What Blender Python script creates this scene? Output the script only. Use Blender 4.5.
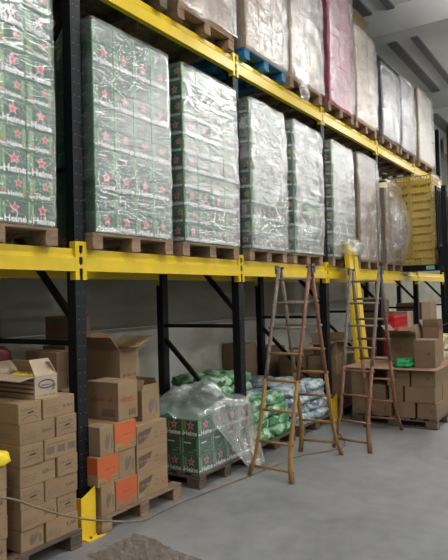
import bpy, math, random
from mathutils import Vector, Matrix, noise
for o in list(bpy.data.objects): bpy.data.objects.remove(o, do_unlink=True)
SC = bpy.context.scene
COL = SC.collection
R = random.Random(11)

# ------------------------------------------------------------------ camera
cam_d = bpy.data.cameras.new('camera'); cam = bpy.data.objects.new('camera', cam_d); COL.objects.link(cam)
yaw, pitch, roll = .988889, .0288645, -.0270205
F = Vector((math.sin(yaw)*math.cos(pitch), math.cos(yaw)*math.cos(pitch), math.sin(pitch)))
Rt = Vector((math.cos(yaw), -math.sin(yaw), 0)); Up = Rt.cross(F)
c_, s_ = math.cos(roll), math.sin(roll)
R2 = c_*Rt + s_*Up; U2 = -s_*Rt + c_*Up
M = Matrix((R2, U2, -F)).transposed().to_4x4(); M.translation = Vector((-3.1365, -3.3593, 1.7361))
cam.matrix_world = M
cam_d.sensor_fit = 'VERTICAL'; cam_d.sensor_height = 24; cam_d.lens = 592.77/560*24
cam_d.clip_end = 200
SC.camera = cam
# ------------------------------------------------------------------ world, exposure
w = bpy.data.worlds.new('world'); SC.world = w; w.use_nodes = True
w.node_tree.nodes['Background'].inputs[0].default_value = (.92, .97, 1, 1)
w.node_tree.nodes['Background'].inputs[1].default_value = .16
SC.view_settings.view_transform = 'Standard'; SC.view_settings.look = 'None'
SC.view_settings.gamma = 1; SC.view_settings.exposure = -0.33
try: SC.view_settings.use_curve_mapping = False
except Exception: pass
LAMP_W = 108.0
UP_W = 115.0
LAMP_COLOR = (1, .985, .965)
LAMPS = [(x, y) for y in (-2.4, -6.9, -11.4, -15.9) for x in (-3.9, 1.3, 6.5, 11.7, 16.9, 22.1)]

# ------------------------------------------------------------------ materials
def newmat(name):
    m = bpy.data.materials.new(name); m.use_nodes = True
    return m, m.node_tree.nodes, m.node_tree.links, m.node_tree.nodes['Principled BSDF']
def mat(name, col, rough=.6, metal=0, var=0, scale=8, bump=0, bscale=30, spec=.5, col2=None, stretch=(1,1,1), trans=0):
    m, n, l, b = newmat(name)
    b.inputs['Base Color'].default_value = (*col, 1); b.inputs['Roughness'].default_value = rough
    b.inputs['Metallic'].default_value = metal; b.inputs['Specular IOR Level'].default_value = spec
    if var or col2 or bump:
        tc = n.new('ShaderNodeTexCoord'); mp = n.new('ShaderNodeMapping'); mp.inputs['Scale'].default_value = stretch
        l.new(tc.outputs['Object'], mp.inputs['Vector'])
        oi = n.new('ShaderNodeObjectInfo'); ad = n.new('ShaderNodeVectorMath'); ad.operation = 'ADD'
        sc = n.new('ShaderNodeVectorMath'); sc.operation = 'SCALE'; sc.inputs[0].default_value = (37, 11, 23)
        l.new(oi.outputs['Random'], sc.inputs['Scale']); l.new(mp.outputs[0], ad.inputs[0]); l.new(sc.outputs[0], ad.inputs[1])
        vec = ad.outputs[0]
    if var or col2:
        tx = n.new('ShaderNodeTexNoise'); tx.inputs['Scale'].default_value = scale; tx.inputs['Detail'].default_value = 5
        l.new(vec, tx.inputs['Vector'])
        rp = n.new('ShaderNodeValToRGB')
        a = col2 if col2 else tuple(max(0, x*(1-var)) for x in col)
        bb = col if col2 else tuple(min(1, x*(1+var)) for x in col)
        rp.color_ramp.elements[0].color = (*a, 1); rp.color_ramp.elements[0].position = .3
        rp.color_ramp.elements[1].color = (*bb, 1); rp.color_ramp.elements[1].position = .7
        l.new(tx.outputs['Fac'], rp.inputs['Fac'])
        if var:
            hs = n.new('ShaderNodeHueSaturation'); mr = n.new('ShaderNodeMapRange')
            mr.inputs['To Min'].default_value = 1-var*.8; mr.inputs['To Max'].default_value = 1+var*.8
            l.new(oi.outputs['Random'], mr.inputs['Value']); l.new(mr.outputs[0], hs.inputs['Value'])
            l.new(rp.outputs[0], hs.inputs['Color']); l.new(hs.outputs[0], b.inputs['Base Color'])
        else: l.new(rp.outputs[0], b.inputs['Base Color'])
    if bump:
        t2 = n.new('ShaderNodeTexNoise'); t2.inputs['Scale'].default_value = bscale; t2.inputs['Detail'].default_value = 3
        l.new(vec, t2.inputs['Vector'])
        bp = n.new('ShaderNodeBump'); bp.inputs['Strength'].default_value = bump; bp.inputs['Distance'].default_value = .01
        l.new(t2.outputs['Fac'], bp.inputs['Height']); l.new(bp.outputs[0], b.inputs['Normal'])
    return m
def film(name, tint=(1,1,1), milk_haze=.2, gloss=.25, rough=.11, stretch=(2.5, 2.5, 7), bump=.5, milkcol=(.85,.88,.88), cap=.42):
    """clear stretch film: see-through, a little milky, with glossy creases; reflected haze is mixed in as white"""
    m, n, l, b = newmat(name); n.remove(b); out = n['Material Output']
    tc = n.new('ShaderNodeTexCoord'); mp = n.new('ShaderNodeMapping'); mp.inputs['Scale'].default_value = stretch
    oi = n.new('ShaderNodeObjectInfo'); ad = n.new('ShaderNodeVectorMath'); ad.operation = 'ADD'
    sc = n.new('ShaderNodeVectorMath'); sc.operation = 'SCALE'; sc.inputs[0].default_value = (37, 11, 23)
    l.new(oi.outputs['Random'], sc.inputs['Scale']); l.new(tc.outputs['Object'], mp.inputs['Vector'])
    l.new(mp.outputs[0], ad.inputs[0]); l.new(sc.outputs[0], ad.inputs[1])
    t = n.new('ShaderNodeTexNoise'); t.inputs['Scale'].default_value = 2.2; t.inputs['Detail'].default_value = 6; t.inputs['Distortion'].default_value = 1.2
    l.new(ad.outputs[0], t.inputs['Vector'])
    bp = n.new('ShaderNodeBump'); bp.inputs['Strength'].default_value = bump; bp.inputs['Distance'].default_value = .03
    l.new(t.outputs['Fac'], bp.inputs['Height'])
    tr = n.new('ShaderNodeBsdfTransparent'); tr.inputs[0].default_value = (*tint, 1)
    gl = n.new('ShaderNodeBsdfGlossy'); gl.inputs['Roughness'].default_value = rough; gl.inputs['Color'].default_value = (1,1,1,1)
    l.new(bp.outputs[0], gl.inputs['Normal'])
    df = n.new('ShaderNodeBsdfDiffuse'); df.inputs[0].default_value = (*milkcol, 1); l.new(bp.outputs[0], df.inputs['Normal'])
    t2 = n.new('ShaderNodeTexNoise'); t2.inputs['Scale'].default_value = 1.1; t2.inputs['Detail'].default_value = 4
    l.new(ad.outputs[0], t2.inputs['Vector'])
    mr = n.new('ShaderNodeMapRange'); mr.inputs['From Min'].default_value = .35; mr.inputs['From Max'].default_value = .7
    mr.inputs['To Min'].default_value = milk_haze*.35; mr.inputs['To Max'].default_value = milk_haze*1.8
    l.new(t2.outputs['Fac'], mr.inputs['Value'])
    m1 = n.new('ShaderNodeMixShader'); l.new(mr.outputs[0], m1.inputs[0]); l.new(tr.outputs[0], m1.inputs[1]); l.new(df.outputs[0], m1.inputs[2])
    fr = n.new('ShaderNodeLayerWeight'); fr.inputs['Blend'].default_value = .5; l.new(bp.outputs[0], fr.inputs['Normal'])
    pw = n.new('ShaderNodeMath'); pw.operation = 'POWER'; pw.inputs[1].default_value = 1.8; l.new(fr.outputs['Facing'], pw.inputs[0])
    ma = n.new('ShaderNodeMath'); ma.operation = 'MULTIPLY_ADD'; ma.inputs[1].default_value = 1-gloss*.4; ma.inputs[2].default_value = gloss*.4; ma.use_clamp = True
    l.new(pw.outputs[0], ma.inputs[0])
    mn = n.new('ShaderNodeMath'); mn.operation = 'MINIMUM'; mn.inputs[1].default_value = cap; l.new(ma.outputs[0], mn.inputs[0])
    m2 = n.new('ShaderNodeMixShader'); l.new(mn.outputs[0], m2.inputs[0]); l.new(m1.outputs[0], m2.inputs[1]); l.new(gl.outputs[0], m2.inputs[2])
    l.new(m2.outputs[0], out.inputs['Surface'])
    return m
G = {}
G['black'] = mat('black_paint', (.004,.005,.007), .5, 0, .15, spec=.3)
G['slot'] = mat('slot_dark', (.004,.004,.004), .8)
G['mark'] = mat('post_mark', (.16,.17,.19), .4, .3)
G['yellow'] = mat('yellow_paint', (.74,.52,.015), .33, 0, .06, 5)
G['guard'] = mat('guard_yellow', (.80,.53,.02), .45, 0, .06, 6)
G['wood'] = mat('pallet_wood', (.25,.165,.10), .8, 0, .28, 9, .3, 60, stretch=(1,6,6))
G['darkwood'] = mat('old_pallet_wood', (.11,.08,.058), .85, 0, .3, 9, .3, 60, stretch=(1,6,6))
G['bluewood'] = mat('blue_pallet_paint', (.02,.15,.30), .65, 0, .2, 9, .25, 50)
G['card'] = mat('cardboard', (.285,.188,.10), .78, 0, .09, 4, .08, 14)
G['sheetcard'] = mat('sheet_cardboard', (.24,.145,.085), .8, 0, .08, 4)
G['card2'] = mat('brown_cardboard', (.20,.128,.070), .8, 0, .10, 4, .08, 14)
G['cardlight'] = mat('pale_cardboard', (.42,.32,.215), .78, 0, .08, 4, .08, 14)
G['cardin'] = mat('cardboard_inside', (.24,.14,.075), .85, 0, .1, 5)
G['ink'] = mat('brown_ink', (.12,.075,.05), .8)
G['inkgrey'] = mat('grey_ink', (.15,.12,.095), .8)
G['inkred'] = mat('red_ink', (.28,.07,.04), .8)
G['inkgreen'] = mat('green_ink', (.12,.20,.09), .8)
G['orange'] = mat('orange_print', (.48,.105,.03), .7, 0, .08, 5)
G['white'] = mat('white_print', (.82,.82,.80), .6)
G['blueink'] = mat('blue_ink', (.06,.06,.18), .7)
G['tape'] = mat('clear_tape', (.42,.30,.2), .25)
G['green'] = mat('case_green', (.012,.135,.052), .42, 0, .1, 6)
G['greendark'] = mat('case_dark_green', (.006,.07,.03), .42)
G['greenlight'] = mat('case_light_green', (.13,.36,.17), .42)
G['bottle'] = mat('printed_bottle', (.17,.30,.10), .42)
G['brownprint'] = mat('printed_label', (.34,.14,.06), .5)
G['red'] = mat('red_star', (.70,.02,.03), .45)
G['pink'] = mat('pink_print', (.40,.02,.10), .5, 0, .2)
G['crate'] = mat('yellow_crate_plastic', (.66,.46,.05), .38, 0, .05)
G['redplastic'] = mat('red_crate_plastic', (.60,.02,.03), .4)
G['darkload'] = mat('dark_carton', (.05,.055,.07), .5, 0, .25, 6)
G['ladderwood'] = mat('ochre_ladder_wood', (.30,.165,.045), .55, 0, .15, 14, .2, 60, stretch=(4,4,1))
G['ladderred'] = mat('reddish_ladder_wood', (.22,.095,.05), .55, 0, .2, 14, .2, 60, stretch=(4,4,1))
G['laddergrey'] = mat('worn_ladder_paint', (.19,.155,.12), .6, 0, .3, 14, .2, 60, stretch=(4,4,1))
G['lred2'] = mat('red_ladder_paint', (.25,.115,.065), .55, 0, .2, 14)
G['metal'] = mat('hinge_metal', (.12,.12,.12), .4, .8)
G['paper'] = mat('dirty_brown_paper', (.16,.135,.11), .85, 0, .2, 9)
G['rope'] = mat('rope', (.24,.18,.12), .9, 0, .2, 30)
G['rubber'] = mat('rubber', (.015,.015,.015), .7)
G['tag'] = mat('mint_tag', (.20,.55,.42), .5)
G['lampglow'], n_, l_, b_ = newmat('lamp_glow'); b_.inputs['Emission Color'].default_value = (*LAMP_COLOR, 1); b_.inputs['Emission Strength'].default_value = 12
G['lamphouse'] = mat('lamp_housing', (.6,.6,.6), .4, .5)
G['greenbag'] = mat('green_plastic_bag', (.02,.33,.09), .25, 0, .15, 6, .8, 12)
G['yellowbag'] = mat('yellow_plastic_bag', (.80,.62,.02), .3, 0, .1, 6, .5, 14)
G['redbag'] = mat('red_net_bag', (.14,.025,.03), .3, 0, .3, 30, .6, 40)
def sackmat(name, a, b, c):
    m, n, l, p = newmat(name)
    tc = n.new('ShaderNodeTexCoord'); vo = n.new('ShaderNodeTexVoronoi'); vo.inputs['Scale'].default_value = 17
    oi = n.new('ShaderNodeObjectInfo'); ad = n.new('ShaderNodeVectorMath'); ad.operation = 'ADD'
    l.new(tc.outputs['Object'], ad.inputs[0]); l.new(oi.outputs['Random'], ad.inputs[1]); l.new(ad.outputs[0], vo.inputs['Vector'])
    rp = n.new('ShaderNodeValToRGB'); e = rp.color_ramp.elements
    e[0].color = (*a, 1); e[0].position = .15; e[1].color = (*c, 1); e[1].position = .85
    x = e.new(.5); x.color = (*b, 1)
    sx = n.new('ShaderNodeSeparateColor'); l.new(vo.outputs['Color'], sx.inputs[0]); l.new(sx.outputs[0], rp.inputs['Fac'])
    l.new(rp.outputs[0], p.inputs['Base Color']); p.inputs['Roughness'].default_value = .28
    bp = n.new('ShaderNodeBump'); bp.inputs['Strength'].default_value = .6; bp.inputs['Distance'].default_value = .02
    l.new(vo.outputs['Distance'], bp.inputs['Height']); l.new(bp.outputs[0], p.inputs['Normal'])
    return m
G['sackgreen'] = sackmat('green_sack_film', (.04,.20,.08), (.15,.36,.17), (.42,.55,.40))
G['sackblue'] = sackmat('blue_white_sack_film', (.16,.24,.31), (.36,.44,.47), (.58,.63,.63))
G['snack'] = sackmat('white_yellow_packet', (.62,.45,.05), (.70,.68,.60), (.75,.72,.66))
G['film'] = film('stretch_film', milk_haze=.11, gloss=.22, cap=.42, bump=.45)
G['filmlight'] = film('loose_film', milk_haze=.22, gloss=.26, stretch=(4,4,4), bump=.5)
G['filmwhite'] = film('white_stretch_film', milk_haze=.08, gloss=.22, stretch=(3.5,3.5,5), bump=.9, cap=.40)
G['filmshelf'] = film('upper_stretch_film', milk_haze=.09, gloss=.22, stretch=(3.5,3.5,5), bump=1.0, cap=.45)
G['filmglare'] = film('painted_glare_film', milk_haze=.22, gloss=.26, stretch=(3,3,5), bump=.8, cap=.55)  # more white mixed in, painting the glancing reflections on the farther stacks
G['filmclear'] = film('clear_stretch_film', milk_haze=.04, gloss=.14, cap=.25)

# concrete floor
m, n, l, b = newmat('concrete_floor'); G['floor'] = m
tc = n.new('ShaderNodeTexCoord')
t1 = n.new('ShaderNodeTexNoise'); t1.inputs['Scale'].default_value = .9; t1.inputs['Detail'].default_value = 8; t1.inputs['Roughness'].default_value = .65; t1.inputs['Distortion'].default_value = .6
t2 = n.new('ShaderNodeTexNoise'); t2.inputs['Scale'].default_value = 7; t2.inputs['Detail'].default_value = 6
l.new(tc.outputs['Object'], t1.inputs['Vector']); l.new(tc.outputs['Object'], t2.inputs['Vector'])
mx = n.new('ShaderNodeMix'); mx.data_type = 'FLOAT'; mx.inputs[0].default_value = .35
l.new(t1.outputs['Fac'], mx.inputs[2]); l.new(t2.outputs['Fac'], mx.inputs[3])
rp = n.new('ShaderNodeValToRGB'); e = rp.color_ramp.elements
e[0].position = .37; e[0].color = (.145,.147,.147,1); e[1].position = .62; e[1].color = (.25,.252,.25,1)
l.new(mx.outputs[0], rp.inputs['Fac']); l.new(rp.outputs[0], b.inputs['Base Color'])
rr = n.new('ShaderNodeMapRange'); rr.inputs['To Min'].default_value = .35; rr.inputs['To Max'].default_value = .6
l.new(t2.outputs['Fac'], rr.inputs['Value']); l.new(rr.outputs[0], b.inputs['Roughness'])
# wall: lower concrete panel and upper panels
def wallmat(name, a, bcol, stain):
    m, n, l, b = newmat(name)
    tc = n.new('ShaderNodeTexCoord'); t = n.new('ShaderNodeTexNoise'); t.inputs['Scale'].default_value = 1.2; t.inputs['Detail'].default_value = 7
    mp = n.new('ShaderNodeMapping'); mp.inputs['Scale'].default_value = (1,1,2.2); l.new(tc.outputs['Object'], mp.inputs[0]); l.new(mp.outputs[0], t.inputs['Vector'])
    rp = n.new('ShaderNodeValToRGB'); e = rp.color_ramp.elements
    e[0].position = .35; e[0].color = (*stain,1); e[1].position = .7; e[1].color = (*a,1); x = e.new(.5); x.color = (*bcol,1)
    l.new(t.outputs['Fac'], rp.inputs[0]); l.new(rp.outputs[0], b.inputs['Base Color']); b.inputs['Roughness'].default_value = .8
    return m
G['wall_low'] = wallmat('concrete_wall', (.55,.55,.49), (.50,.50,.44), (.36,.33,.26))
G['wall_up'] = wallmat('grey_wall_panel', (.30,.295,.24), (.27,.265,.21), (.23,.22,.17))
G['wall_end'] = mat('pale_wall', (.58,.59,.58), .8, 0, .05, 1)
G['ceil'] = mat('pale_ceiling_concrete', (.62,.63,.62), .8, 0, .06, 1.5)
G['beamc'] = mat('pale_beam_concrete', (.66,.67,.66), .75, 0, .05, 1.2)
G['ceildark'] = mat('grey_ceiling_strip', (.16,.16,.165), .7, 0, .1, 2)  # plain darker grey for the long ceiling strips

# ------------------------------------------------------------------ mesh helpers
class MB:
    def __init__(s): s.v = []; s.f = []; s.m = []; s.mats = []
    def mi(s, k):
        if k not in s.mats: s.mats.append(k)
        return s.mats.index(k)
    def add(s, vs, fs, k, T=None):
        o = len(s.v); i = s.mi(k)
        s.v += [tuple(T @ Vector(p)) if T else tuple(p) for p in vs]
        for f in fs: s.f.append(tuple(o+j for j in f)); s.m.append(i)
        return s
    def box(s, x0, x1, y0, y1, z0, z1, k, T=None):
        vs = [(x0,y0,z0),(x1,y0,z0),(x1,y1,z0),(x0,y1,z0),(x0,y0,z1),(x1,y0,z1),(x1,y1,z1),(x0,y1,z1)]
        return s.add(vs, [(3,2,1,0),(4,5,6,7),(0,1,5,4),(1,2,6,5),(2,3,7,6),(3,0,4,7)], k, T)
    def cbox(s, x0, x1, y0, y1, z0, z1, k, c=.006, T=None):
        """box with chamfered edges"""
        vs = []; 
        for z, i in ((z0,c),(z0+c,0),(z1-c,0),(z1,c)):
            vs += [(x0+i+c,y0+i,z),(x1-i-c,y0+i,z),(x1-i,y0+i+c,z),(x1-i,y1-i-c,z),(x1-i-c,y1-i,z),(x0+i+c,y1-i,z),(x0+i,y1-i-c,z),(x0+i,y0+i+c,z)]
        fs = [tuple(range(7,-1,-1)), tuple(range(24,32))]
        for r in range(3):
            for j in range(8): fs.append((r*8+j, r*8+(j+1)%8, r*8+8+(j+1)%8, r*8+8+j))
        return s.add(vs, fs, k, T)
    def prism(s, pts, k, T, d):
        """2D polygon extruded along local z by d (T maps local to object space)"""
        n = len(pts)
        vs = [(x,y,0) for x,y in pts]+[(x,y,d) for x,y in pts]
        fs = [tuple(range(n-1,-1,-1)), tuple(range(n,2*n))]+[(i,(i+1)%n,n+(i+1)%n,n+i) for i in range(n)]
        return s.add(vs, fs, k, T)
    def flat(s, pts, k, T, dz=0):
        return s.add([(x,y,dz) for x,y in pts], [tuple(range(len(pts)))], k, T)
    def bar(s, a, b, w, d, k, ref=None):
        a = Vector(a); b = Vector(b); z = (b-a).normalized()
        ref = Vector(ref) if ref else (Vector((0,1,0)) if abs(z.y) < .9 else Vector((1,0,0)))
        x = ref.cross(z).normalized(); y = z.cross(x)
        T = Matrix((x, y, z)).transposed().to_4x4(); T.translation = a
        return s.box(-w/2, w/2, -d/2, d/2, 0, (b-a).length, k, T)
    def tube(s, pts, r, k, seg=8, sq=(1,1), cap=True):
        pts = [Vector(p) for p in pts]; rings = []; o = len(s.v); i0 = s.mi(k)
        up = Vector((0,0,1))
        for i, p in enumerate(pts):
            t = (pts[min(i+1,len(pts)-1)]-pts[max(i-1,0)]).normalized()
            x = t.cross(up); x = x.normalized() if x.length > 1e-3 else Vector((1,0,0))
            y = x.cross(t); rr = r[i] if isinstance(r, (list,tuple)) else r
            for j in range(seg):
                a = 2*math.pi*(j+.5)/seg
                s.v.append(tuple(p + x*math.cos(a)*rr*sq[0] + y*math.sin(a)*rr*sq[1]))
        for i in range(len(pts)-1):
            for j in range(seg):
                s.f.append((o+i*seg+j, o+i*seg+(j+1)%seg, o+(i+1)*seg+(j+1)%seg, o+(i+1)*seg+j)); s.m.append(i0)
        if cap:
            s.f.append(tuple(o+j for j in range(seg-1,-1,-1))); s.m.append(i0)
            s.f.append(tuple(o+(len(pts)-1)*seg+j for j in range(seg))); s.m.append(i0)
        return s
    def mesh(s, name, smooth=False):
        me = bpy.data.meshes.new(name); me.from_pydata(s.v, [], s.f)
        for k in s.mats: me.materials.append(G[k])
        me.polygons.foreach_set('material_index', s.m)
        if smooth: me.polygons.foreach_set('use_smooth', [True]*len(me.polygons))
        me.update(); return me
    def obj(s, name, parent=None, smooth=False, loc=None):
        return link(name, s.mesh(name, smooth), parent, loc)
def link(name, me, parent=None, loc=None, rz=0):
    o = bpy.data.objects.new(name, me); COL.objects.link(o)
    if parent: o.parent = parent
    if loc: o.location = loc
    if rz: o.rotation_euler = (0,0,rz)
    return o
def tag(o, label, cat, group=None, kind=None):
    o['label'] = label; o['category'] = cat
    if group: o['group'] = group
    o['kind'] = kind or 'thing'
    return o
def thing(name, label, cat, loc=(0,0,0), rz=0, group=None):
    o = link(name, None, None, loc, rz); o.empty_display_size = .05
    return tag(o, label, cat, group)
def struct(o, label=None):
    o['kind'] = 'structure'
    if label: o['label'] = label
    return o
def copy_tree(o, parent=None):
    c = o.copy(); COL.objects.link(c)
    if parent: c.parent = parent
    for ch in [x for x in o.children]: copy_tree(ch, c)
    return c
ORD = ['first','second','third','fourth','fifth','sixth','seventh','eighth','ninth','tenth','eleventh','twelfth','thirteenth','fourteenth']
# faces of a box centred on x,y with its base at z=0: front is -y, left is -x
def FRONT(d): return Matrix(((1,0,0,0),(0,0,-1,-d/2),(0,1,0,0),(0,0,0,1)))
def LEFT(w_): return Matrix(((0,0,-1,-w_/2),(-1,0,0,0),(0,1,0,0),(0,0,0,1)))
def TOP(h): return Matrix(((1,0,0,0),(0,1,0,0),(0,0,1,h),(0,0,0,1)))
def rect(x0,x1,y0,y1): return [(x0,y0),(x1,y0),(x1,y1),(x0,y1)]
_tc = {}
def textgeo(t, bold=.02):
    if (t,bold) in _tc: return _tc[(t,bold)]
    cu = bpy.data.curves.new('txt','FONT'); cu.body = t; cu.offset = bold; cu.resolution_u = 2
    o = bpy.data.objects.new('txt', cu); COL.objects.link(o)
    dg = bpy.context.evaluated_depsgraph_get(); me = bpy.data.meshes.new_from_object(o.evaluated_get(dg))
    vs = [(v.co.x, v.co.y) for v in me.vertices]; fs = [tuple(p.vertices) for p in me.polygons]
    bpy.data.objects.remove(o, do_unlink=True); bpy.data.curves.remove(cu); bpy.data.meshes.remove(me)
    x0 = min(v[0] for v in vs); x1 = max(v[0] for v in vs); y0 = min(v[1] for v in vs); y1 = max(v[1] for v in vs)
    _tc[(t,bold)] = ([((x-x0)/(x1-x0), (y-y0)/(y1-y0)) for x,y in vs], fs)
    return _tc[(t,bold)]
def text(mb, t, x0, x1, y0, y1, k, T, dz=.0016, bold=.03):
    vs, fs = textgeo(t, bold)
    mb.add([(x0+(x1-x0)*x, y0+(y1-y0)*y, dz) for x,y in vs], fs, k, T)
def star(mb, x, y, r, T, k='red', dz=.0014, edge=True):
    def pts(q): return [(x+q*(1 if i%2==0 else .42)*math.sin(i*math.pi/5), y+q*(1 if i%2==0 else .42)*math.cos(i*math.pi/5)) for i in range(9,-1,-1)]
    def st(q, kk, d): 
        p = pts(q); mb.add([(x,y,d)]+[(a,b,d) for a,b in p], [(0,1+i,1+(i+1)%10) for i in range(10)], kk, T)
    if edge: st(r*1.22, 'white', dz-.0005)
    st(r, k, dz)
def scribble(mb, x0, x1, y0, y1, k, T, seed, rows=1, fill=.75, dz=.001):
    """unreadable rows of small print strokes"""
    rr = random.Random(seed); rh = (y1-y0)/rows
    for r in range(rows):
        x = x0; yb = y0+r*rh
        while x < x1-.004:
            w_ = rr.uniform(.25,.7)*rh*.8; w_ = min(w_, x1-x); h = rh*rr.uniform(.4, .8)*fill
            sk = rh*.12
            mb.flat([(x,yb),(x+w_*.6,yb),(x+w_*.6+sk,yb+h),(x+sk,yb+h)], k, T, dz)
            x += w_*.9 + (rh*.4 if rr.random() < .18 else 0)
def arc(mb, cx, cy, rx, ry, t, a0, a1, k, T, dz=.001, n=14):
    vs = []
    for i in range(n+1):
        a = a0+(a1-a0)*i/n
        vs += [(cx+rx*math.cos(a), cy+ry*math.sin(a), dz), (cx+(rx-t)*math.cos(a), cy+(ry-t)*math.sin(a), dz)]
    mb.add(vs, [(2*i+1, 2*i, 2*i+2, 2*i+3) if a1 > a0 else (2*i,2*i+1,2*i+3,2*i+2) for i in range(n)], k, T)

# ================================================================== SETTING
mb = MB().box(-14, 25, -20, 1.6, -.12, 0, 'floor'); struct(mb.obj('floor'))
mb = MB().box(-14, 25, 1.45, 1.75, 0, 1.37, 'wall_low'); mb.box(-14, 25, 1.44, 1.45, 1.36, 1.40, 'wall_up')
struct(mb.obj('wall_back'), 'pale concrete base of the back wall')
mb = MB()
for i in range(16): mb.box(-14+i*2.4, -14+i*2.4+2.385, 1.52, 1.7, 1.4, 7.3, 'wall_up')
struct(mb.obj('wall_back.001'), 'olive grey upper panels of the back wall')
struct(MB().box(25, 25.2, -20, 1.75, 0, 7.25, 'wall_end').obj('wall_right'))
struct(MB().box(-14, 25.2, -20.2, -20, 0, 7.25, 'wall_end').obj('wall_front'))
mb = MB().box(-14, 25.2, -20, 1.75, 7.05, 7.25, 'ceil')
struct(mb.obj('ceiling'))
k = 0
for y in [1.0, .17, -.38, -1.25, -2.1, -2.95, -3.8, -4.65, -5.5, -6.35, -7.2]:
    w_ = .09 if k % 2 else .16
    if k == 1: y, w_ = .37, .10
    if k == 2: y, w_ = -.09, .07
    struct(MB().box(-14, 25, y-w_, y+w_, 7.0, 7.05, 'ceildark').obj('trim_%d' % (k+1)), 'dark grey strip between the ceiling slabs'); k += 1
for i, x in enumerate((-8.0, -2.8, 2.44, 7.68, 12.92, 18.16, 23.4)):
    mb = MB().prism([(-.2,0),(.2,0),(.2,.62),(-.2,.62)], 'beamc', Matrix(((1,0,0,x+.25),(0,0,1,-20),(0,1,0,6.55),(0,0,0,1))), 21.4)
    struct(mb.obj('ceiling_beam'), 'pale concrete ceiling beam')

# lamps
for i, (x, y) in enumerate(LAMPS):
    t = thing('ceiling_lamp', 'long pale ceiling lamp, %s row from the rack, %s from the left' % (ORD[i // 6], ORD[i % 6]), 'lamp', (x, y, 6.3), 0, 'ceiling lamps')
    MB().cbox(-.75,.75,-.12,.12,.02,.10,'lamphouse').obj('housing', t)
    MB().box(-.72,.72,-.09,.09,0,.02,'lampglow').obj('diffuser', t)
    mb = MB(); mb.tube([(-.6,0,.1),(-.6,0,.72)], .006, 'metal'); mb.obj('hanger_wire', t)
    mb = MB(); mb.tube([(.6,0,.1),(.6,0,.72)], .006, 'metal'); mb.obj('hanger_wire', t)
    ld = bpy.data.lights.new('lamp_light','AREA'); ld.shape = 'RECTANGLE'; ld.size = 1.44; ld.size_y = .3; ld.energy = LAMP_W; ld.color = LAMP_COLOR
    lo = bpy.data.objects.new('lamp_light', ld); COL.objects.link(lo); lo.parent = t; lo.location = (0,0,-.03)
    ud = bpy.data.lights.new('added_uplight','AREA'); ud.shape = 'RECTANGLE'; ud.size = 1.44; ud.size_y = .2; ud.energy = UP_W; ud.color = LAMP_COLOR  # extra upward light added above each lamp to brighten the ceiling
    uo = bpy.data.objects.new('added_uplight', ud); COL.objects.link(uo); uo.parent = t; uo.location = (0,0,.13); uo.rotation_euler = (math.pi,0,0)

# ================================================================== RACK
BAY = 2.3
def post_mb(front):
    mb = MB()
    # C shaped upright
    mb.box(-.05,.05,0,.006,0,5.6,'black'); mb.box(-.05,-.044,.006,.09,0,5.6,'black'); mb.box(.044,.05,.006,.09,0,5.6,'black')
    mb.box(-.05,-.03,.084,.09,0,5.6,'black'); mb.box(.03,.05,.084,.09,0,5.6,'black')
    if front:
        z = .2
        while z < 5.5:
            for sx in (-.024, .024):
                mb.box(sx-.007, sx+.007, -.0012, 0, z, z+.018, 'slot' if z < 1.9 else 'slot')
                mb.box(sx-.007, sx+.007, -.0014, 0, z-.004, z, 'mark')
            z += .1
    return mb
pf = post_mb(True).mesh('post'); pb = post_mb(False).mesh('rear_post')
foot = MB().box(-.07,.07,-.03,.12,0,.008,'black').box(-.06,.06,-.01,.1,.008,.02,'black').mesh('foot_plate')
D = 1.05
def braces():
    out = []
    lev = [.55, 1.42, 2.6, 3.6, 4.6]
    segs = [((D,.10),(0,.0)),]
    for z in (.25, 1.42, 2.75, 4.1, 5.3): out.append(MB().bar((0,.085,z),(0,D+.01,z),.035,.03,'black').mesh('cross_brace'))
    for (ya,za,yb,zb) in ((D,1.30,.09,.32),(.09,1.50,D,2.68),(D,2.82,.09,4.02),(.09,4.16,D,5.24)):
        if za == 1.30: ya, za, yb, zb = D, 1.34, .55, .74
        out.append(None)
    return out
def frame(i, label):
    x = i*BAY
    t = thing('rack_upright', label, 'rack upright', (x,0,0), 0, 'uprights of the pallet rack')
    p1 = link('post', pf, t); p2 = link('post', pb, t, (0,D,0))
    link('foot_plate', foot, p1); link('foot_plate', foot, p2)
    for z in (.25, 1.42, 2.75, 4.1, 5.3): MB().bar((0,.085,z),(0,D+.005,z),.04,.04,'black').obj('cross_brace', t)
    for a, b in (((D+.01,1.26),(.09,.33)), ((.09,1.60),(D,2.62)), ((D,2.85),(.09,4.0)), ((.09,4.2),(D,5.2))):
        MB().bar((0,a[0],a[1]),(0,b[0],b[1]),.04,.045,'black').obj('diagonal_brace', t)
    return t
UPL = {-1:'black rack upright behind the leftmost wrapped stacks', 0:'near black rack upright left of the shelf of green cases, behind the nearest yellow guard',
       1:'black rack upright beside the yellow ladder-side guard, left of the nearer ladder', 2:'black rack upright seen between the two stepladders',
       3:'black rack upright behind the right side of the farther ladder', 4:'black rack upright below the yellow crates', 5:'farthest black rack upright at the right edge'}
for i in range(-1, 6): frame(i, UPL[i])
def beam_body(L, h):
    # step profile: (y,z) polygon extruded along x
    p = [(0,0),(.045,0),(.045,h),(.018,h),(.018,h-.035),(-.0,h-.05),(0,h-.085),(-.012,h-.10)] + [(-.012,.012)]
    T = Matrix(((0,0,1,0),(1,0,0,0),(0,1,0,0),(0,0,0,1)))
    p = [(-.012,0),(.045,0),(.045,h),(.012,h),(.012,h-.045),(-.012,h-.075)]
    return MB().prism(p, 'yellow', T, L).mesh('beam')
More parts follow.
